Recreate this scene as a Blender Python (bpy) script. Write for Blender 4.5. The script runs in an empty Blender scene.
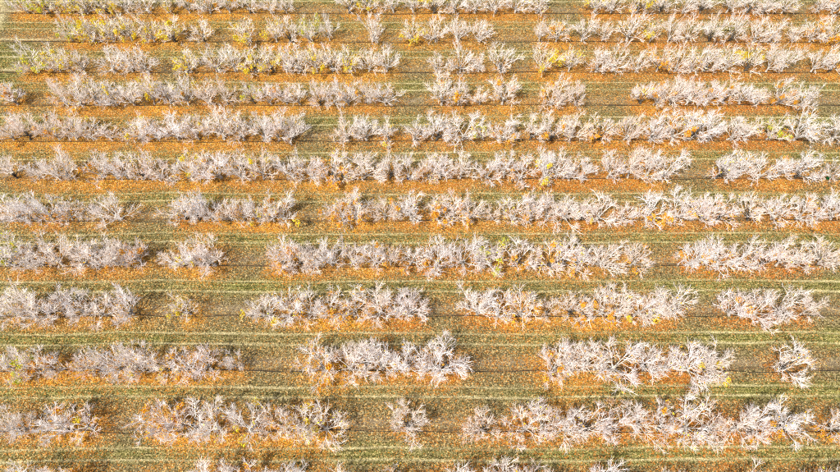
import bpy, math, random
import numpy as np
from mathutils import Vector

R = math.radians
random.seed(7)
rng = np.random.default_rng(11)
scene = bpy.context.scene
col = scene.collection

# ------------------------------------------------------------------ camera
H, PITCH, F, CX, CY = 63.7, 60.24, 582.0, 420.0, 236.0      # metres, degrees, focal in photo pixels (840 wide)
cam = bpy.data.cameras.new('camera')
cam.sensor_width = 36.0
cam.lens = F / 840.0 * 36.0
cam.clip_end = 9000
cam_ob = bpy.data.objects.new('camera', cam)
cam_ob.location = (0, 0, H)
cam_ob.rotation_euler = (R(90 - PITCH), 0, 0)
col.objects.link(cam_ob)
scene.camera = cam_ob

# ------------------------------------------------------------------ sky, sun, exposure
SUN_EL, SUN_AZ = 55.0, -136.0      # azimuth from +Y clockwise: the sun stands left of the picture, a little behind the camera
world = bpy.data.worlds.new('World')
scene.world = world
world.use_nodes = True
wn = world.node_tree.nodes
wl = world.node_tree.links
bg = wn['Background']
sky = wn.new('ShaderNodeTexSky')
sky.sky_type = 'NISHITA'
sky.sun_disc = False
sky.sun_elevation = R(SUN_EL)
sky.sun_rotation = R(SUN_AZ)
wl.new(sky.outputs[0], bg.inputs[0])
bg.inputs[1].default_value = 0.15
sky.dust_density = 4.0
sky.ozone_density = 0.5
sun = bpy.data.lights.new('sun', 'SUN')
sun.energy = 4.8
sun.angle = R(0.5)
sun.color = (1.0, 0.93, 0.83)
sun_ob = bpy.data.objects.new('sun', sun)
sd = Vector((math.sin(R(SUN_AZ)) * math.cos(R(SUN_EL)), math.cos(R(SUN_AZ)) * math.cos(R(SUN_EL)), math.sin(R(SUN_EL))))
sun_ob.rotation_euler = sd.to_track_quat('Z', 'Y').to_euler()
sun_ob.location = (-60, -20, 80)
col.objects.link(sun_ob)
scene.view_settings.view_transform = 'Standard'
scene.view_settings.look = 'None'
scene.view_settings.gamma = 1
scene.view_settings.exposure = 0.30
scene.render.engine = 'CYCLES'
scene.cycles.use_denoising = False        # fine leaf and twig texture must stay crisp
scene.cycles.pixel_filter_type = 'BLACKMAN_HARRIS'
scene.cycles.filter_width = 1.05
scene.cycles.max_bounces = 5

# ------------------------------------------------------------------ pixel -> place helpers
sp, cp = math.sin(R(PITCH)), math.cos(R(PITCH))


def ray(px, py):
    a, b = (px - CX) / F, -(py - CY) / F
    # camera axes: right = X, up = (0, sp, cp), forward = (0, cp, -sp)
    return np.array([a, cp + b * sp, -sp + b * cp])


def ground_at(px, py, z=0.0):
    d = ray(px, py)
    t = (z - H) / d[2]
    return d[0] * t, d[1] * t


ROW_PX = [14, 41, 72, 105, 140.5, 178, 219.5, 265, 315.5, 369, 429]
ys = np.array([ground_at(420, p)[1] for p in ROW_PX])
slope, icpt = np.polyfit(np.arange(11), ys, 1)
PITCH_M = -slope


def row_y(k):
    return icpt + slope * k


TRACK_PX = [(22.5, 28.8), (51.2, 57), (82.7, 89.7), (117, 124), (152, 159.6), (193.6, 201.3), (233.5, 242.5),
            (281, 291), (333, 343.5), (386.5, 396.5), (448, 460)]
TRACK_Y = [tuple(ground_at(420, p)[1] for p in t) for t in TRACK_PX]
TRACK_Y.append(tuple(v + slope for v in TRACK_Y[-1]))
TRACK_Y.insert(0, tuple(v - slope for v in TRACK_Y[0]))

# ------------------------------------------------------------------ the trees as the photograph shows them
# per row: crown centre in photo pixels + codes  g green-yellow, y yellow, o orange leaves; s small, b big, n narrow, l low
ROWS = [
    "20g 42g 63y 81y 102y 122 143 163y 185o 206o 226o 247 268 284s 348 367y 393 413 434y 455 476 497 517 540 597y 615 641y 665 688 706 733 754 770 789 824 840o",
    "65gn 86y 107y 126y 149y 170y 200 245yb 274y 287 308g 328n 372b 412y 436 458 480 542s 559o 585 606s 631b 655sy 673 692 715 737 760 778 800l 818o 836o",
    "30gb 52y 64ys 77s 108b 126 142 185y 212 231 252y 270y 284 297 315y 331 348y 368 386b 437s 461b 480s 503b 545y 572y 600 616 640s 662o 680 696 711 730 752y 774 790 820 838o",
    "8o 58on 75 91 110 128 148y 165o 183 205 223 251gn 268o 284 297 318 334 347 367n 385b 442b 459 481l 504ob 553 564s 578s 646y 659o 676 692 712o 730 747 763l 785o 808",
    "4o 21b 51o 68 86 104l 136 152 173b 193y 219b 240 260 276 288b 344b 365 388y 413 437b 464b 485lg 505o 533b 553 574 603o 629b 655 678o 698b 716 735 752 775g 803b 842",
    "7 30l 51 63 95o 109 120s 137 154 182y 199o 216b 238 260b 290 309b 329o 341 363b 389 408 429 441 461 488 506 522b 545b 558 571 586 612 633 651o 667b 724b 745b 766 785o 805 838s",
    "11 25s 43 63 95s 112b 180b 194 207 226o 240s 254s 268o 280 341o 356ob 384 411b 438 453o 470 493l 514b 534o 549 570b 584s 600b 626l 653b 680 697 708 726 756b 781b 806o 828b 842",
    "5g 20 33 51 79b 91 108 120 134 165l 186y 201 210b 279o 287o 299 311 330 352 372o 390s 410b 436b 464b 481 492g 519b 553b 567o 579b 603b 636 698 706o 721b 745b 769 786b 802 830b",
    "7b 21 39b 56 75 98b 125b 184yn 265b 290b 306o 328o 352o 378b 396 410b 479b 500b 524bo 549s 573o 586l 605ob 620 641b 656 674b 738 757b 785bb 812n",
    "1 15g 40o 53s 80on 91s 112 131 146b 163l 180o 206 231s 322bo 348b 363 382b 405b 434b 449b 560ob 571 588b 617bb 650b 670 691b 712b 790bb",
    "5 17s 55ob 82b 161bo 168s 190b 214b 245b 272 290o 303y 322b 407 484 527b 545b 568b 591b 613b 645b 665o 690b 715b 742b 760 791 842o",
    "10b 57o 207b 225 242b 262 282 338 393o 450b 476 506b 527 548 605b 622 680 750b 806b 840",
]
NICE = ['top', 'second', 'third', 'fourth', 'fifth', 'sixth', 'seventh', 'eighth', 'ninth', 'tenth', 'eleventh', 'bottom']
trees = []
for k, line in enumerate(ROWS):
    y = row_y(k)
    for n, tok in enumerate(line.split()):
        px = float(''.join(c for c in tok if c.isdigit()))
        code = ''.join(c for c in tok if c.isalpha())
        zc = 2.4
        # the crown centre at height zc above the row line fixes x
        depth = (y * cp + (H - zc) * sp)
        x = (px - CX) / F * depth
        dia = 4.3
        if 'b' in code: dia = 4.9
        if 'bb' in code: dia = 5.5
        if 's' in code: dia = 3.0
        hgt = 4.3 * (0.55 + 0.45 * dia / 4.3)
        if 'n' in code: dia, hgt = 3.4, 4.6
        if 'l' in code: dia, hgt = 3.1, 2.7
        if k == 11: dia, y = dia + .5, row_y(k) + .45
        dia *= random.uniform(0.95, 1.14)
        hgt *= random.uniform(0.92, 1.16)
        leaf = next((c for c in code if c in 'gyo'), '')
        trees.append(dict(k=k, n=n, x=x, y=y + random.uniform(-0.12, 0.12), dia=dia, hgt=hgt, leaf=leaf, code=code))

# ------------------------------------------------------------------ fields on the ground (numpy, vectorised)
_lat = rng.random((512, 512)).astype(np.float32)


def vnoise(x, y, scale, seed=0):
    x = np.asarray(x) / scale + 101.3 * (seed + 1)
    y = np.asarray(y) / scale + 57.7 * (seed + 1)
    xi, yi = np.floor(x).astype(int), np.floor(y).astype(int)
    fx, fy = x - xi, y - yi
    fx, fy = fx * fx * (3 - 2 * fx), fy * fy * (3 - 2 * fy)
    g = lambda i, j: _lat[(xi + i) % 512, (yi + j) % 512]
    return (g(0, 0) * (1 - fx) + g(1, 0) * fx) * (1 - fy) + (g(0, 1) * (1 - fx) + g(1, 1) * fx) * fy


# coarse raster of what the trees have dropped
GX0, GY0, GS = -85.0, -4.0, 0.25
gnx, gny = 681, 400
gxs = GX0 + np.arange(gnx) * GS
gys = GY0 + np.arange(gny) * GS
GXX, GYY = np.meshgrid(gxs, gys, indexing='ij')
drop = np.zeros((gnx, gny), np.float32)
gold = np.zeros((gnx, gny), np.float32)
for t in trees:
    rr = t['dia'] / 4.0
    dx, dy = GXX - t['x'] - 0.1, GYY - t['y'] + 0.3
    g = np.exp(-(dx / (2.1 * rr)) ** 2 - (dy / (2.05 * rr)) ** 2)
    drop += g * (0.75 + 0.25 * (t['leaf'] != ''))
    if t['leaf']:
        g2 = np.exp(-(dx / (2.3 * rr)) ** 2 - (dy / (2.1 * rr)) ** 2)
        gold += g2 * {'o': 1.0, 'y': 0.6, 'g': 0.4}[t['leaf']]
drop = np.clip(drop, 0, 1.3)
gold = np.clip(gold, 0, 1.3)


def sample(field, x, y):
    u = np.clip((np.asarray(x) - GX0) / GS, 0, gnx - 1.001)
    v = np.clip((np.asarray(y) - GY0) / GS, 0, gny - 1.001)
    i, j = u.astype(int), v.astype(int)
    a, b = u - i, v - j
    return (field[i, j] * (1 - a) + field[i + 1, j] * a) * (1 - b) + (field[i, j + 1] * (1 - a) + field[i + 1, j + 1] * a) * b


TR = np.array(TRACK_Y)      # (n,2) far/near rut of each alley


def wob(x, y):
    return (vnoise(x, y * 0 + np.round(np.asarray(y) / 3.25), 14.0, 3) - 0.5) * 0.45 + (vnoise(x, y, 4.0, 5) - 0.5) * 0.16


HEAD = (ground_at(0, 22), ground_at(11, -6))
LIP = [ground_at(p, r)[0] for p, r in ((30, 14), (62, 41), (28, 72))]


def fields(x, y):
    """dictionary of masks: rut, sward (green strip), leaf, gold, hose strip, height"""
    x = np.asarray(x, float)
    y = np.asarray(y, float)
    yy = y + wob(x, y)
    ai = np.clip(np.floor((icpt - y) / -slope).astype(int) + 1, 0, len(TR) - 1)      # the alley a spot lies in
    a, b = TR[ai, 0], TR[ai, 1]
    w = 0.085 + 0.05 * vnoise(x, y, 6.0, 4)
    rut = np.exp(-((yy - a) / w) ** 2) * (0.45 + 0.9 * vnoise(x, a * 7, 9.0, 1))
    rut = np.maximum(rut, np.exp(-((yy - b) / w) ** 2) * (0.55 + 0.9 * vnoise(x, b * 7, 9.0, 2)))
    m, hw = (a + b) / 2, (a - b) / 2
    sward = 1 / (1 + np.exp((np.abs(yy - m) - hw - 0.0 - 0.7 * vnoise(x, y, 2.5, 6)) / 0.2))
    dp = sample(drop, x, y)
    gd = sample(gold, x, y)
    n1 = vnoise(x, y, 3.0, 7)
    n2 = vnoise(x, y, 11.0, 8)
    n3 = vnoise(x, y, 1.1, 17)
    k = (icpt - y) / -slope
    far = np.clip((y - 30) / 45, 0, 1)
    # the headland at the far left corner: a bare track that bends round the row ends, grass beside it
    hx = HEAD[0][0] + (y - HEAD[0][1]) * (HEAD[1][0] - HEAD[0][0]) / (HEAD[1][1] - HEAD[0][1])
    path = np.exp(-((x - hx + 0.05 * (y - HEAD[0][1]) ** 2) / 0.55) ** 2) * (y > HEAD[0][1] - 6)
    # leaves from the row above and the row below drift over the alley
    up = np.clip(sample(drop, x, row_y(np.floor(k)) - 0.4), 0, 1)
    dn = np.clip(sample(drop, x, row_y(np.ceil(k)) - 0.4), 0, 1)
    drift = (0.62 + 0.38 * far) * np.clip(0.65 * up + 0.35 * dn, 0, 1) * np.clip(0.15 + 1.1 * n2 + 0.5 * (n1 - 0.5) + 0.25 * far, 0, 1)
    rut = rut * (1 - 0.6 * drift)
    rut = np.maximum(rut, path * 0.9)
    lip = np.zeros_like(x)
    for kk in (0, 1, 2):
        xe = LIP[kk]
        lip = np.maximum(lip, np.exp(-((yy - row_y(kk) - 0.42) / 0.22) ** 2) / (1 + np.exp((x - xe) / 1.0)))
    rut = np.maximum(rut, lip * 0.8)
    verge = 1 / (1 + np.exp((x - LIP[2] + 1.5) / 1.0)) / (1 + np.exp((k - 3.0) / 0.1)) / (1 + np.exp((1.05 - k) / 0.1))
    leaf = 0.0 + 0.90 * dp + 0.50 * (n1 - 0.5) + 0.45 * (n2 - 0.5) + 0.75 * (n3 - 0.5) + 0.10 * far
    leaf = np.maximum(leaf, 0.75 * drift) * (1 - 0.85 * verge)
    sward_v = verge * (1 - lip)
    soft = 1 / (1 + np.exp((np.abs(yy - m) - hw - 0.9 * vnoise(x, y, 1.6, 44)) / 0.42))
    leaf *= 1 - soft * np.clip(0.95 - 0.75 * drift, 0, 1)
    sward = sward * (1 - 0.45 * drift) * np.clip(0.15 + 1.15 * vnoise(x, y, 13.0, 41), 0, 1)
    sward = np.maximum(sward, sward_v)
    leaf = np.clip(leaf * (1 - 0.75 * np.clip(rut, 0, 1)), 0.03, 1)
    gd = gd * np.clip(0.25 + 0.8 * n1 + 0.6 * (n3 - 0.4), 0, 1)
    gd = np.clip(0.05 + 0.26 * dp * (0.3 + 1.2 * n2) + 0.24 * far + 0.42 * gd, 0, 0.8) * (1 - 0.55 * np.clip((x - 2) / 38, 0, 1) * (1 - 0.6 * np.clip(gd, 0, 1)))
    bare = np.exp(-(((k - np.round(k)) * PITCH_M + 0.75) / 0.55) ** 2)
    dist = np.abs(((k + 0.5) % 1.0) - 0.5) * PITCH_M
    berm = np.exp(-(dist / 0.9) ** 2)
    z = 0.07 * berm - 0.05 * np.clip(rut, 0, 1) + 0.03 * sward + 0.05 * (n1 - 0.5) + 0.03 * (vnoise(x, y, 0.7, 9) - 0.5)
    inside = (np.abs(x) < 82) & (y > -2) & (y < 92)
    z = np.where(inside, z, 0)
    rust = np.clip(0.25 + 0.75 * dp, 0, 1) * np.clip(0.55 + 0.45 * np.clip((x + 10) / 45, 0, 1) + 0.9 * (vnoise(x, y, 8.0, 12) - 0.5), 0, 1)
    strip = np.exp(-((yy - (icpt + slope * np.round(k))) / 0.14) ** 2)
    return dict(rut=np.clip(rut, 0, 1), sward=np.clip(sward, 0, 1), leaf=leaf, gold=np.clip(gd, 0, 1), z=z, rust=rust,
                strip=strip, far=far, bare=bare, verge=verge)


def ground_z(x, y):
    return float(fields(np.array([x]), np.array([y]))['z'][0])


# ------------------------------------------------------------------ material helpers
def mat(name, rough=0.85):
    m = bpy.data.materials.new(name)
    m.use_nodes = True
    nt = m.node_tree
    p = nt.nodes['Principled BSDF']
    p.inputs['Roughness'].default_value = rough
    p.inputs['Specular IOR Level'].default_value = 0.08
    return m, nt, p


def node(nt, t, **kw):
    n = nt.nodes.new(t)
    for a, b in kw.items():
        if a.startswith('i_'):
            n.inputs[int(a[2:])].default_value = b
        else:
            setattr(n, a, b)
    return n


def ramp(nt, stops, interp='LINEAR'):
    r = nt.nodes.new('ShaderNodeValToRGB')
    r.color_ramp.interpolation = interp
    e = r.color_ramp.elements
    while len(e) > 1:
        e.remove(e[-1])
    e[0].position, e[0].color = stops[0][0], (*stops[0][1], 1)
    for p, c in stops[1:]:
        q = e.new(p)
        q.color = (*c, 1)
    return r


def mixc(nt, fac, a, b, blend='MIX'):
    n = nt.nodes.new('ShaderNodeMix')
    n.data_type = 'RGBA'
    n.blend_type = blend
    for sock, v in ((n.inputs[0], fac), (n.inputs[6], a), (n.inputs[7], b)):
        if hasattr(v, 'is_linked') or hasattr(v, 'links'):
            nt.links.new(v, sock)
        elif isinstance(v, (int, float)):
            sock.default_value = v
        else:
            sock.default_value = (*v, 1)
    return n.outputs[2]


def math_n(nt, op, a, b=None, clamp=False):
    n = nt.nodes.new('ShaderNodeMath')
    n.operation = op
    n.use_clamp = clamp
    for sock, v in zip(n.inputs, (a, b)):
        if v is None:
            continue
        if isinstance(v, (int, float)):
            sock.default_value = v
        else:
            nt.links.new(v, sock)
    return n.outputs[0]


# palettes of fallen leaves (albedo)
GOLD = np.array([(.58, .24, .025), (.60, .31, .035), (.40, .15, .025), (.58, .36, .05), (.58, .40, .16), (.19, .08, .025)])
BROWN = np.array([(.31, .19, .075), (.16, .095, .04), (.42, .30, .13), (.075, .046, .02), (.54, .43, .25), (.34, .17, .045)])
RUST = np.array([(.33, .115, .035), (.165, .058, .022), (.41, .17, .05), (.07, .034, .02), (.53, .34, .18), (.46, .16, .025)])

for pal in (GOLD, BROWN, RUST):
    pal *= (0.92, 0.86, 0.66)

# ground material
m_ground, nt, P = mat('orchard_soil', 0.95)
L = nt.links
geo = node(nt, 'ShaderNodeNewGeometry')
pos = geo.outputs['Position']


def attr(nt, name):
    a = nt.nodes.new('ShaderNodeAttribute')
    a.attribute_name = name
    return a.outputs['Fac']


def noise(nt, scale, detail=4, vec=None, rough=0.6):
    n = node(nt, 'ShaderNodeTexNoise')
    n.inputs['Scale'].default_value = scale
    n.inputs['Detail'].default_value = detail
    n.inputs['Roughness'].default_value = rough
    nt.links.new(vec if vec is not None else pos, n.inputs['Vector'])
    return n.outputs['Fac']


stretch = node(nt, 'ShaderNodeMapping')
stretch.inputs['Scale'].default_value = (0.06, 1.0, 1.0)
L.new(pos, stretch.inputs['Vector'])
streak = noise(nt, 5.0, 5, stretch.outputs[0])
fine = noise(nt, 9.0, 5)
med = noise(nt, 1.2, 4)
vc = node(nt, 'ShaderNodeTexVoronoi')
vc.inputs['Scale'].default_value = 10.0
L.new(pos, vc.inputs['Vector'])
vs = node(nt, 'ShaderNodeSeparateColor')
L.new(vc.outputs['Color'], vs.inputs[0])
clod = math_n(nt, 'ADD', math_n(nt, 'MULTIPLY', vs.outputs[0], 0.65), math_n(nt, 'MULTIPLY', fine, 0.35))
soil = ramp(nt, [(0.2, (.045, .030, .015)), (0.45, (.115, .080, .040)), (0.62, (.19, .14, .075)), (0.85, (.36, .28, .16))])
L.new(clod, soil.inputs[0])
gsrc = math_n(nt, 'ADD', math_n(nt, 'MULTIPLY', clod, 0.68), math_n(nt, 'MULTIPLY', streak, 0.32))
green = ramp(nt, [(0.25, (.03, .036, .008)), (0.42, (.10, .11, .022)), (0.58, (.20, .195, .05)), (0.75, (.38, .34, .14))])
L.new(gsrc, green.inputs[0])
olive = ramp(nt, [(0.2, (.045, .036, .014)), (0.45, (.105, .085, .034)), (0.62, (.175, .145, .062)), (0.85, (.32, .26, .13))])
L.new(clod, olive.inputs[0])
om = math_n(nt, 'SUBTRACT', math_n(nt, 'MULTIPLY', med, 1.5), math_n(nt, 'MULTIPLY', attr(nt, 'bare'), 0.5), True)
c = mixc(nt, om, soil.outputs[0], olive.outputs[0])
c = mixc(nt, math_n(nt, 'MULTIPLY', attr(nt, 'bare'), 0.25), c, (.33, .27, .19))
sw = math_n(nt, 'MULTIPLY', attr(nt, 'sward'), math_n(nt, 'ADD', math_n(nt, 'MULTIPLY', med, 1.1), 0.2), True)
c = mixc(nt, sw, c, green.outputs[0])
worn = ramp(nt, [(0.36, (.35, .33, .30)), (0.5, (1, 1, 1)), (0.62, (1.35, 1.3, 1.2))])
L.new(streak, worn.inputs[0])
c = mixc(nt, math_n(nt, 'ADD', math_n(nt, 'MULTIPLY', attr(nt, 'sward'), 0.6), 0.25, True), c, mixc(nt, 1.0, c, worn.outputs[0], 'MULTIPLY'))
# fallen leaf litter as flat cells
vor = node(nt, 'ShaderNodeTexVoronoi')
vor.inputs['Scale'].default_value = 8.0
L.new(pos, vor.inputs['Vector'])
sep = node(nt, 'ShaderNodeSeparateColor')
L.new(vor.outputs['Color'], sep.inputs[0])


def pal_ramp(p):
    r = ramp(nt, [(i / len(p), tuple(v)) for i, v in enumerate(p)], 'CONSTANT')
    L.new(sep.outputs[1], r.inputs[0])
    return r.outputs[0]


lit = mixc(nt, attr(nt, 'rust'), pal_ramp(BROWN), pal_ramp(RUST))
lit = mixc(nt, attr(nt, 'gold'), lit, pal_ramp(GOLD))
on = math_n(nt, 'LESS_THAN', sep.outputs[0], math_n(nt, 'MULTIPLY', attr(nt, 'leaf'), 0.85))
c = mixc(nt, on, c, lit)
rutc = ramp(nt, [(0.3, (.30, .25, .11)), (0.6, (.60, .53, .31))])
L.new(streak, rutc.inputs[0])
rf = math_n(nt, 'MULTIPLY', attr(nt, 'rut'), math_n(nt, 'ADD', math_n(nt, 'MULTIPLY', clod, 1.3), 0.1), True)
c = mixc(nt, math_n(nt, 'MULTIPLY', rf, 0.9), c, rutc.outputs[0])
hf = math_n(nt, 'MULTIPLY', attr(nt, 'strip'), math_n(nt, 'MULTIPLY', streak, 1.3), True)
c = mixc(nt, hf, c, (.07, .045, .03))
L.new(c, P.inputs['Base Color'])
bump = node(nt, 'ShaderNodeBump')
bump.inputs['Strength'].default_value = 0.5
bump.inputs['Distance'].default_value = 0.06
L.new(fine, bump.inputs['Height'])
L.new(bump.outputs[0], P.inputs['Normal'])


def mesh_obj(name, co, faces_flat, per, material, parent=None, attrs=None, colr=None, smooth=False):
    """one mesh object from numpy arrays; faces all have `per` corners"""
    me = bpy.data.meshes.new(name)
    co = np.asarray(co, np.float32)
    fl = np.asarray(faces_flat, np.int32).ravel()
    nf = len(fl) // per
    me.vertices.add(len(co))
    me.vertices.foreach_set('co', co.ravel())
    me.loops.add(len(fl))
    me.loops.foreach_set('vertex_index', fl)
    me.polygons.add(nf)
    me.polygons.foreach_set('loop_start', np.arange(0, len(fl), per, dtype=np.int32))
    if smooth:
        me.polygons.foreach_set('use_smooth', np.ones(nf, bool))
    for n, v in (attrs or {}).items():
        a = me.attributes.new(n, 'FLOAT', 'POINT')
        a.data.foreach_set('value', np.asarray(v, np.float32))
    if colr is not None:
        a = me.attributes.new('tint', 'FLOAT_COLOR', 'POINT')
        cc = np.ones((len(co), 4), np.float32)
        cc[:, :3] = colr
        a.data.foreach_set('color', cc.ravel())
    me.update(calc_edges=True)
    me.materials.append(material)
    ob = bpy.data.objects.new(name, me)
    col.objects.link(ob)
    if parent is not None:
        ob.parent = parent
    return ob


# ------------------------------------------------------------------ the ground: one sheet to the horizon
xs = np.concatenate([[-4000, -1500, -500, -200, -110], np.arange(-84, 84.01, 0.7), [110, 200, 500, 1500, 4000]])
yv = np.concatenate([[-4000, -1500, -500, -150, -50, -15], np.arange(-4, 94.01, 0.13), [110, 150, 250, 600, 1600, 5000]])
gx, gy = np.meshgrid(xs, yv, indexing='ij')
gx, gy = gx.ravel(), gy.ravel()
fd = fields(gx, gy)
nx, ny = len(xs), len(yv)
idx = np.arange(nx * ny).reshape(nx, ny)
quads = np.stack([idx[:-1, :-1], idx[1:, :-1], idx[1:, 1:], idx[:-1, 1:]], -1).reshape(-1, 4)
ground = mesh_obj('ground', np.stack([gx, gy, fd['z']], -1), quads, 4, m_ground,
                  attrs={k: fd[k] for k in ('rut', 'sward', 'leaf', 'gold', 'rust', 'strip', 'bare')}, smooth=True)
ground['kind'] = 'structure'
ground['label'] = 'orchard floor of soil, grass alleys and leaf litter'

# ------------------------------------------------------------------ fallen leaves and grass (nobody could count them)
def scatter(n):
    """random spots on the ground within the view and a margin round it"""
    y = rng.uniform(3, 88, n * 2)
    half = (y * cp + H * sp) / F * 420 + 5
    x = rng.uniform(-80, 80, n * 2)
    ok = np.abs(x) < half
    return x[ok][:n], y[ok][:n]


m_leaf, nt, P = mat('fallen_leaf', 0.8)
ta = node(nt, 'ShaderNodeAttribute')
ta.attribute_name = 'tint'
nt.links.new(ta.outputs['Color'], P.inputs['Base Color'])


def leaf_cloud(x, y, z, size, tilt):
    n = len(x)
    a = rng.uniform(0, 2 * np.pi, n)
    l, w = size * rng.uniform(0.8, 1.3, n), size * rng.uniform(0.5, 0.9, n)
    ux, uy = np.cos(a), np.sin(a)
    t1, t2 = rng.normal(0, tilt, n), rng.normal(0, tilt, n)
    c = np.stack([x, y, z], -1)
    u = np.stack([ux, uy, t1], -1) * (l / 2)[:, None]
    v = np.stack([-uy, ux, t2], -1) * (w / 2)[:, None]
    co = np.stack([c - u, c - 0.15 * u - v, c + u, c - 0.15 * u + v], 1).reshape(-1, 3)
    return co, np.arange(4 * n).reshape(n, 4)


def pick(pal, n):
    return pal[rng.integers(0, len(pal), n)]


x, y = scatter(1250000)
f = fields(x, y)
keep = rng.random(len(x)) < np.clip(f['leaf'], 0, 1) * 0.80 + 0.015
x, y = x[keep], y[keep]
f = {k: v[keep] for k, v in f.items()}
n = len(x)
cols = pick(BROWN, n)
r_ = rng.random(n)
cols[r_ < f['rust']] = pick(RUST, int((r_ < f['rust']).sum()))
sel = rng.random(n) < f['gold']
cols[sel] = pick(GOLD, int(sel.sum()))
cols = cols * rng.uniform(0.5, 1.3, (n, 1))
co, fa = leaf_cloud(x, y, f['z'] + rng.uniform(0.012, 0.05, n), rng.choice([.065, .08, .095, .125], n), 0.35)
lv = mesh_obj('fallen_leaves', co, fa, 4, m_leaf, colr=np.repeat(cols, 4, 0))
lv['kind'] = 'stuff'
lv['label'] = 'carpet of orange, tan and rust brown leaves fallen on the ground'
lv['category'] = 'leaves'
print('leaves', n)

# grass blades: three-cornered blades in loose tufts
m_grass, nt, P = mat('grass_blade', 0.75)
ta = node(nt, 'ShaderNodeAttribute')
ta.attribute_name = 'tint'
nt.links.new(ta.outputs['Color'], P.inputs['Base Color'])
x, y = scatter(900000)
f = fields(x, y)
dens = np.clip(f['sward'] * (1 - 0.8 * f['rut']) * 0.9 + 0.42 * (1 - f['leaf']), 0, 1)
keep = rng.random(len(x)) < dens * 0.7
x, y = x[keep], y[keep]
f = {k: v[keep] for k, v in f.items()}
n = len(x)
a = rng.uniform(0, 2 * np.pi, n)
h = rng.uniform(0.05, 0.15, n) * (0.6 + 0.6 * vnoise(x, y, 1.5, 20))
w = rng.uniform(0.025, 0.05, n)
c = np.stack([x, y, f['z'] - 0.01], -1)
u = np.stack([np.cos(a), np.sin(a), a * 0], -1) * w[:, None]
b = rng.uniform(0, 2 * np.pi, n)
tip = c + np.stack([np.cos(b) * h * 0.7, np.sin(b) * h * 0.7, h], -1)
co = np.stack([c - u, c + u, tip], 1).reshape(-1, 3)
GR = np.array([(.05, .06, .012), (.10, .11, .02), (.17, .17, .035), (.25, .23, .06), (.36, .31, .12), (.46, .40, .20)])
dry = vnoise(x, y, 5.0, 22)
gi = np.clip((rng.random(n) * 4.6 + dry * 3.0 - 1.0 - 2.5 * f['verge']).astype(int), 0, 5)
gc = GR[gi] * rng.uniform(0.8, 1.2, (n, 1))
gr = mesh_obj('grass', co, np.arange(3 * n).reshape(n, 3), 3, m_grass, colr=np.repeat(gc, 3, 0))
gr['kind'] = 'stuff'
gr['label'] = 'short olive green grass growing in the alleys between rows'
gr['category'] = 'grass'
print('grass', n)

# ------------------------------------------------------------------ tree materials
def bark(name, dark):
    m, nt, P = mat(name, 0.9)
    L = nt.links
    tc = node(nt, 'ShaderNodeTexCoord')
    oi = node(nt, 'ShaderNodeObjectInfo')
    n = noise(nt, 3.5, 4, tc.outputs['Object'])
    if dark is None:
        r = ramp(nt, [(0.3, (.20, .18, .155)), (0.5, (.42, .39, .35)), (0.68, (.66, .63, .59))])
        L.new(n, r.inputs[0])
        L.new(r.outputs[0], P.inputs['Base Color'])
    elif dark:
        r = ramp(nt, [(0.3, (.045, .04, .035)), (0.55, (.10, .09, .075)), (0.75, (.22, .21, .19))])
        L.new(n, r.inputs[0])
        L.new(r.outputs[0], P.inputs['Base Color'])
    else:
        r = ramp(nt, [(0.28, (.62, .57, .53)), (0.45, (.82, .78, .75)), (0.62, (.89, .87, .86))])
        L.new(n, r.inputs[0])
        tr = ramp(nt, [(0.0, (1, .92, .85)), (0.35, (1, .97, .93)), (0.65, (.97, .97, .98)), (1.0, (1, .93, .91))])
        L.new(oi.outputs['Random'], tr.inputs[0])
        L.new(mixc(nt, 1.0, r.outputs[0], tr.outputs[0], 'MULTIPLY'), P.inputs['Base Color'])
    return m


M_TRUNK = bark('dark_trunk_bark', True)
M_BRANCH = bark('pale_branch_bark', False)
M_TRUNK2 = bark('grey_trunk_bark', None)


def leafmat(name, cols):
    m, nt, P = mat(name, 0.6)
    ge = node(nt, 'ShaderNodeNewGeometry')
    r = ramp(nt, [(i / len(cols), c) for i, c in enumerate(cols)], 'CONSTANT')
    nt.links.new(ge.outputs['Random Per Island'], r.inputs[0])
    nt.links.new(r.outputs[0], P.inputs['Base Color'])
    tl = node(nt, 'ShaderNodeBsdfTranslucent')
    nt.links.new(r.outputs[0], tl.inputs[0])
    mx = node(nt, 'ShaderNodeMixShader')
    mx.inputs[0].default_value = 0.35
    nt.links.new(P.outputs[0], mx.inputs[1])
    nt.links.new(tl.outputs[0], mx.inputs[2])
    nt.links.new(mx.outputs[0], nt.nodes['Material Output'].inputs[0])
    return m


M_FOL = {'o': leafmat('orange_leaf', [(.82, .38, .02), (.80, .45, .03), (.66, .28, .03), (.82, .52, .06)]),
         'y': leafmat('yellow_leaf', [(.85, .62, .03), (.80, .66, .05), (.75, .50, .03), (.66, .62, .06)]),
         'g': leafmat('yellow_green_leaf', [(.52, .56, .03), (.75, .68, .04), (.38, .44, .04), (.82, .66, .05)]),
         '': leafmat('tan_leaf', [(.45, .28, .13), (.36, .20, .09), (.55, .40, .24), (.50, .30, .09)])}


# ------------------------------------------------------------------ tree prototypes
def tube(path, rad, sides, V, Q):
    """append a tapered tube along a path"""
    base = len(V)
    m = len(path)
    for i, p in enumerate(path):
        d = path[min(i + 1, m - 1)] - path[max(i - 1, 0)]
        d = d / (np.linalg.norm(d) + 1e-9)
        up = np.array([0, 0, 1.0]) if abs(d[2]) < 0.9 else np.array([1.0, 0, 0])
        s = np.cross(d, up)
        s /= np.linalg.norm(s)
        t = np.cross(s, d)
        for j in range(sides):
            a = 2 * math.pi * j / sides
            V.append(p + rad[i] * (math.cos(a) * s + math.sin(a) * t))
    for i in range(m - 1):
        for j in range(sides):
            q, r = base + i * sides + j, base + i * sides + (j + 1) % sides
            Q.append((q, r, r + sides, q + sides))


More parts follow.
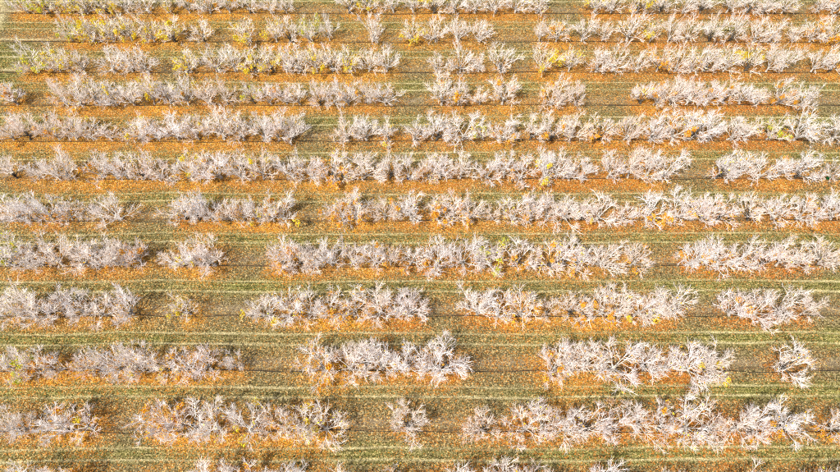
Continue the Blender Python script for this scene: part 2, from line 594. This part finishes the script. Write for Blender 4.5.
def grow(r, start, d, length, segs, bend, lift):
    pts = [np.array(start, float)]
    d = np.array(d, float)
    for i in range(segs):
        d = d + np.array([r.gauss(0, bend), r.gauss(0, bend), r.gauss(0, bend * 0.7) + lift])
        d /= np.linalg.norm(d)
        pts.append(pts[-1] + d * length / segs)
    return pts, d


def side_dir(r, d, ang):
    v = np.array([r.gauss(0, 1), r.gauss(0, 1), r.gauss(0.25, 0.8)])
    v -= d * v.dot(d)
    v /= np.linalg.norm(v)
    return d * math.cos(ang) + v * math.sin(ang)


def make_tree(seed, far=False):
    """open, low-branched bowl of straight pale limbs. Returns trunk, branch and foliage geometry."""
    r = random.Random(seed)
    TV, TQ, BV, BQ = [], [], [], []
    th = r.uniform(0.40, 0.70)
    lean = (r.gauss(0, .10), r.gauss(0, .10))
    tp = [np.array([0, 0, -0.08]), np.array([lean[0] * .3, lean[1] * .3, th * .35]), np.array([lean[0], lean[1], th])]
    tube(tp, [0.16, 0.12, 0.115], 7, TV, TQ)
    top = tp[-1]
    nl = r.randint(8, 11)
    a0 = r.uniform(0, 6.28)
    tips = []
    tw = (4, 6) if far else (8, 12)
    tr = .011 if far else .0092
    for i in range(nl):
        az = a0 + 2 * math.pi * i / nl + r.gauss(0, .30)
        el = R([r.uniform(14, 32), r.uniform(32, 55), r.uniform(50, 82)][(i + r.randint(0, 1)) % 3])
        d = np.array([math.cos(az) * math.cos(el), math.sin(az) * math.cos(el), math.sin(el)])
        ln = r.uniform(1.9, 2.7) * (0.72 + 0.36 * math.sin(el)) * r.choice([1, 1, .75, .9, 1.15])
        pts, de = grow(r, top - np.array([0, 0, r.uniform(0, .25)]), d, ln, 6, .10, .045)
        # the lowest reach of a limb is old wood and belongs to the trunk
        tube(pts[:2], [0.075, 0.06], 5, TV, TQ)
        tube(pts[1:4], [0.036, .031, .026], 5, TV, TQ)
        tube(pts[3:], [.026, .022, .017, .011], 5, BV, BQ)
        for j in range(r.randint(8, 10)):
            s = (1 - r.random() ** 1.25 * .70) * 5.95
            q = int(min(s, 5))
            p = pts[q] + (pts[q + 1] - pts[q]) * (s - q)
            dd = pts[q + 1] - pts[q]
            dd /= np.linalg.norm(dd)
            sd_ = side_dir(r, dd, R(r.uniform(28, 65)))
            l2 = r.uniform(.55, 1.15) * (1.1 - .45 * s / 6)
            p2, d2 = grow(r, p, sd_, l2, 3, .12, .05)
            r2 = r.uniform(.012, .018)
            tube(p2, [r2, r2 * .85, r2 * .7, r2 * .42], 4, BV, BQ)
            for m in range(r.randint(*tw)):
                s3 = r.uniform(.38, 1) * 3
                q3 = int(min(s3, 2))
                p3 = p2[q3] + (p2[q3 + 1] - p2[q3]) * (s3 - q3)
                d3 = p2[q3 + 1] - p2[q3]
                d3 /= np.linalg.norm(d3)
                t3, _ = grow(r, p3, side_dir(r, d3, R(r.uniform(20, 60))), r.uniform(.2, .48), 2, .10, .05)
                tube(t3, [tr, tr * .85, tr * .5], 3, BV, BQ)
                tips += t3[1:]
        for m in range(6):
            t3, _ = grow(r, pts[-1 - (m % 2)], side_dir(r, de, R(r.uniform(8, 45))), r.uniform(.3, .65), 2, .10, .03)
            tube(t3, [tr, tr * .85, tr * .5], 3, BV, BQ)
            tips += t3[1:]
    tips = np.array(tips)
    fol = []
    nr = np.random.default_rng(seed)
    for blobs, per, loose in ((3, 75, 24), (6, 80, 90), (0, 0, 40)):
        idxs = list(nr.integers(0, len(tips), loose))
        for b in range(blobs):
            low = np.argsort(tips[:, 2] + nr.normal(0, .7, len(tips)))[:len(tips) // 2]
            cen = tips[nr.choice(low)]
            dist = np.linalg.norm((tips - cen), axis=1)
            near = np.argsort(dist)[:30]
            idxs += list(nr.choice(near, per))
        p = tips[idxs] + nr.normal(0, .06, (len(idxs), 3))
        nn = len(p)
        l = nr.uniform(.13, .22, nn)
        u = nr.normal(0, 1, (nn, 3))
        u[:, 2] -= .5
        u /= np.linalg.norm(u, axis=1)[:, None]
        v = np.cross(u, nr.normal(0, 1, (nn, 3)))
        v /= np.linalg.norm(v, axis=1)[:, None]
        u, v = u * (l / 2)[:, None], v * (l * .33)[:, None]
        fol.append(np.stack([p - u, p - .1 * u - v, p + u, p - .1 * u + v], 1).reshape(-1, 3))
    return TV, TQ, BV, BQ, fol


def raw_mesh(name, V, Q, material, smooth=True):
    ob = mesh_obj(name, np.array(V), np.array(Q), 4, material, smooth=smooth)
    me = ob.data
    bpy.data.objects.remove(ob)
    return me


NV = 18
protos = []
for s in range(NV):
    TV, TQ, BV, BQ, fol = make_tree(100 + s)
    ext = np.array(BV)
    rad = np.percentile(np.hypot(ext[:, 0], ext[:, 1]), 96.5)
    top = np.percentile(ext[:, 2], 98)
    fm = [raw_mesh('foliage', v, np.arange(len(v)).reshape(-1, 4), M_FOL[''], False) for v in fol]
    protos.append((raw_mesh('trunk', TV, TQ, M_TRUNK), raw_mesh('crown', BV, BQ, M_BRANCH), fm, rad, top))
print('branch quads', sum(len(p[1].polygons) for p in protos))

ORD = ['first', 'second', 'third', 'fourth', 'fifth', 'sixth', 'seventh', 'eighth', 'ninth', 'tenth', 'eleventh', 'twelfth',
       'thirteenth', 'fourteenth', 'fifteenth', 'sixteenth', 'seventeenth', 'eighteenth', 'nineteenth', 'twentieth']
TENS = {2: 'twenty', 3: 'thirty', 4: 'forty'}


def ordinal(i):
    if i < 20:
        return ORD[i]
    t, u = divmod(i + 1, 10)
    return TENS[t][:-1] + 'ieth' if u == 0 else TENS[t] + '-' + ORD[u - 1]


LEAFTXT = {'o': 'with orange leaves', 'y': 'with yellow leaves', 'g': 'with yellow-green leaves', '': ''}
rowcount = [len(l.split()) for l in ROWS]
FAR_ROWS = 3
random.seed(29)
for i, t in enumerate(trees):
    if t['k'] < FAR_ROWS:
        continue
    v = random.randrange(NV)
    tm, cm, fm, rad, top = protos[v]
    e = bpy.data.objects.new('fruit_tree', None)
    e.empty_display_size = 0.3
    col.objects.link(e)
    e.location = (t['x'], t['y'], ground_z(t['x'], t['y']))
    e.rotation_euler = (random.gauss(0, .06), random.gauss(0, .06), random.uniform(0, 6.283))
    sx = t['dia'] / 2 / rad
    e.scale = (sx * random.uniform(.88, 1.1), sx * random.uniform(.9, 1.12), t['hgt'] / top)
    size = 'large' if 'b' in t['code'] else 'small' if 's' in t['code'] else 'narrow' if 'n' in t['code'] else 'low' if 'l' in t['code'] else ''
    where = ('leftmost' if t['n'] == 0 else 'rightmost' if t['n'] == rowcount[t['k']] - 1 else ordinal(t['n']) + ' from left')
    lab = ' '.join(w for w in ('mostly bare', size, 'pale-branched tree', LEAFTXT[t['leaf']]) if w)
    if t['leaf']:
        lab = lab.replace('mostly bare ', '', 1)
    lab += ', ' + where + (' in the %s row' % NICE[t['k']] if t['k'] in (0, 11) else ' in %s row from top' % NICE[t['k']])
    e['label'] = lab
    e['category'] = 'tree'
    e['group'] = 'orchard trees in rows'
    parts = [('trunk', tm, M_TRUNK if random.random() < .22 else M_TRUNK2), ('crown', cm, None)]
    if t['leaf']:
        parts.append(('foliage', fm[1 if t['leaf'] == 'g' or random.random() < .45 else 0], M_FOL[t['leaf']]))
    elif random.random() < .75:
        parts.append(('foliage', fm[0 if random.random() < .35 else 2], M_FOL[random.choice(['', 'o', 'o', 'y'])]))
    for nm, me, ma in parts:
        o = bpy.data.objects.new(nm, me)
        col.objects.link(o)
        o.parent = e
        if ma is not None:
            o.material_slots[0].link = 'OBJECT'
            o.material_slots[0].material = ma

# beyond the 300 largest, the three farthest rows are one mass
far_m = [M_BRANCH, M_TRUNK, M_TRUNK2, M_FOL['o'], M_FOL['y'], M_FOL['g'], M_FOL['']]
fp = [make_tree(300 + q, True) for q in range(8)]
CO, FQ, MI, base = [], [], [], 0
for t in trees:
    if t['k'] >= FAR_ROWS:
        continue
    TV, TQ, BV, BQ, fol = random.choice(fp)
    ext = np.array(BV)
    sx = t['dia'] / 2 / np.percentile(np.hypot(ext[:, 0], ext[:, 1]), 96.5)
    sz = t['hgt'] / np.percentile(ext[:, 2], 98)
    an = random.uniform(0, 6.283)
    M3 = np.array([[math.cos(an) * sx, -math.sin(an) * sx, 0], [math.sin(an) * sx, math.cos(an) * sx, 0], [0, 0, sz]])
    off = np.array([t['x'], t['y'], ground_z(t['x'], t['y'])])
    pieces = [(np.array(TV), np.array(TQ), 1 if random.random() < .22 else 2), (ext, np.array(BQ), 0)]
    if t['leaf']:
        v = fol[1 if t['leaf'] in 'gy' or random.random() < .45 else 0]
        pieces.append((v, np.arange(len(v)).reshape(-1, 4), {'o': 3, 'y': 4, 'g': 5}[t['leaf']]))
    elif random.random() < .45:
        pieces.append((fol[2], np.arange(len(fol[2])).reshape(-1, 4), random.choice([3, 4, 6])))
    for V, Q, mi in pieces:
        CO.append(V @ M3.T + off)
        FQ.append(Q + base)
        MI.append(np.full(len(Q), mi, np.int32))
        base += len(V)
ob = mesh_obj('distant_trees', np.concatenate(CO), np.concatenate(FQ), 4, far_m[0])
for m in far_m[1:]:
    ob.data.materials.append(m)
ob.data.polygons.foreach_set('material_index', np.concatenate(MI))
ob['kind'] = 'stuff'
ob['label'] = 'three farthest rows of pale bare trees along the top edge'
ob['category'] = 'trees'
print('far quads', len(ob.data.polygons))
print('trees', len(trees))

# ------------------------------------------------------------------ drip irrigation hoses along the tree rows
m_hose, nt, P = mat('black_polythene', 0.55)
tc = node(nt, 'ShaderNodeTexCoord')
r = ramp(nt, [(0.35, (.012, .011, .010)), (0.7, (.05, .04, .03))])
nt.links.new(noise(nt, 1.5, 4, tc.outputs['Object']), r.inputs[0])
nt.links.new(r.outputs[0], P.inputs['Base Color'])
for k in range(12):
    y0 = row_y(k)
    half = (y0 * cp + H * sp) / F * 420 + 4
    xl = -half if k > 1 else ground_at(12, ROW_PX[k])[0]
    px_ = np.arange(xl, half, 0.6)
    py_ = y0 - 0.22 + (vnoise(px_, px_ * 0 + k * 9.1, 3.5, 30) - .5) * 0.34 + (vnoise(px_, px_ * 0 + k * 5.3, 16, 31) - .5) * .3
    pz_ = fields(px_, py_)['z'] + 0.03 - 0.11 * np.clip(vnoise(px_, px_ * 0 + k * 3.7, 2.6, 33) - 0.52, 0, 1)
    V, Q = [], []
    pts = list(np.stack([px_, py_, pz_], -1))
    tube(pts, [0.036] * len(pts), 6, V, Q)
    o = mesh_obj('irrigation_hose', np.array(V), np.array(Q), 4, m_hose, smooth=True)
    o['label'] = 'black irrigation hose on the ground along the %s tree row' % NICE[k] + ('' if k in (0, 11) else ' from top')
    o['category'] = 'hose'
    o['group'] = 'irrigation hoses along the rows'

# ------------------------------------------------------------------ two plastic guards round trunks of the sixth row
def guard(px, colour, label):
    m, nt, P = mat(colour + '_plastic', 0.5)
    tc = node(nt, 'ShaderNodeTexCoord')
    ca, cb = {'blue': ((.02, .04, .14), (.04, .09, .28)), 'green': ((.005, .05, .015), (.015, .12, .03))}[colour]
    r = ramp(nt, [(0.35, ca), (0.65, cb)])
    nt.links.new(noise(nt, 4, 3, tc.outputs['Object']), r.inputs[0])
    nt.links.new(r.outputs[0], P.inputs['Base Color'])
    y0 = row_y(5) - 0.02
    t = min((t for t in trees if t['k'] == 5), key=lambda t: abs(t['x'] - ground_at(px, 176)[0]))
    V, Q = [], []
    N = 14
    prof = [(.20, 0), (.235, .03), (.215, .08), (.205, .40), (.225, .44), (.205, .45), (.185, .40), (.18, .02)]
    for rad, z in prof:
        for j in range(N):
            a = 2 * math.pi * j / N
            w = 1 + .05 * math.sin(3 * a + z * 4)
            V.append((rad * w * math.cos(a), rad * w * math.sin(a), z))
    for i in range(len(prof) - 1):
        for j in range(N):
            Q.append((i * N + j, i * N + (j + 1) % N, (i + 1) * N + (j + 1) % N, (i + 1) * N + j))
    o = mesh_obj('trunk_guard', np.array(V), np.array(Q), 4, m, smooth=True)
    o.location = (t['x'], t['y'], ground_z(t['x'], t['y']) - .01)
    o['label'] = label
    o['category'] = 'trunk guard'
    o['group'] = 'plastic trunk guards'


guard(414, 'blue', 'small blue plastic guard round a tree trunk, sixth row from top')
guard(834, 'green', 'small dark green plastic guard round the rightmost trunk, sixth row from top')
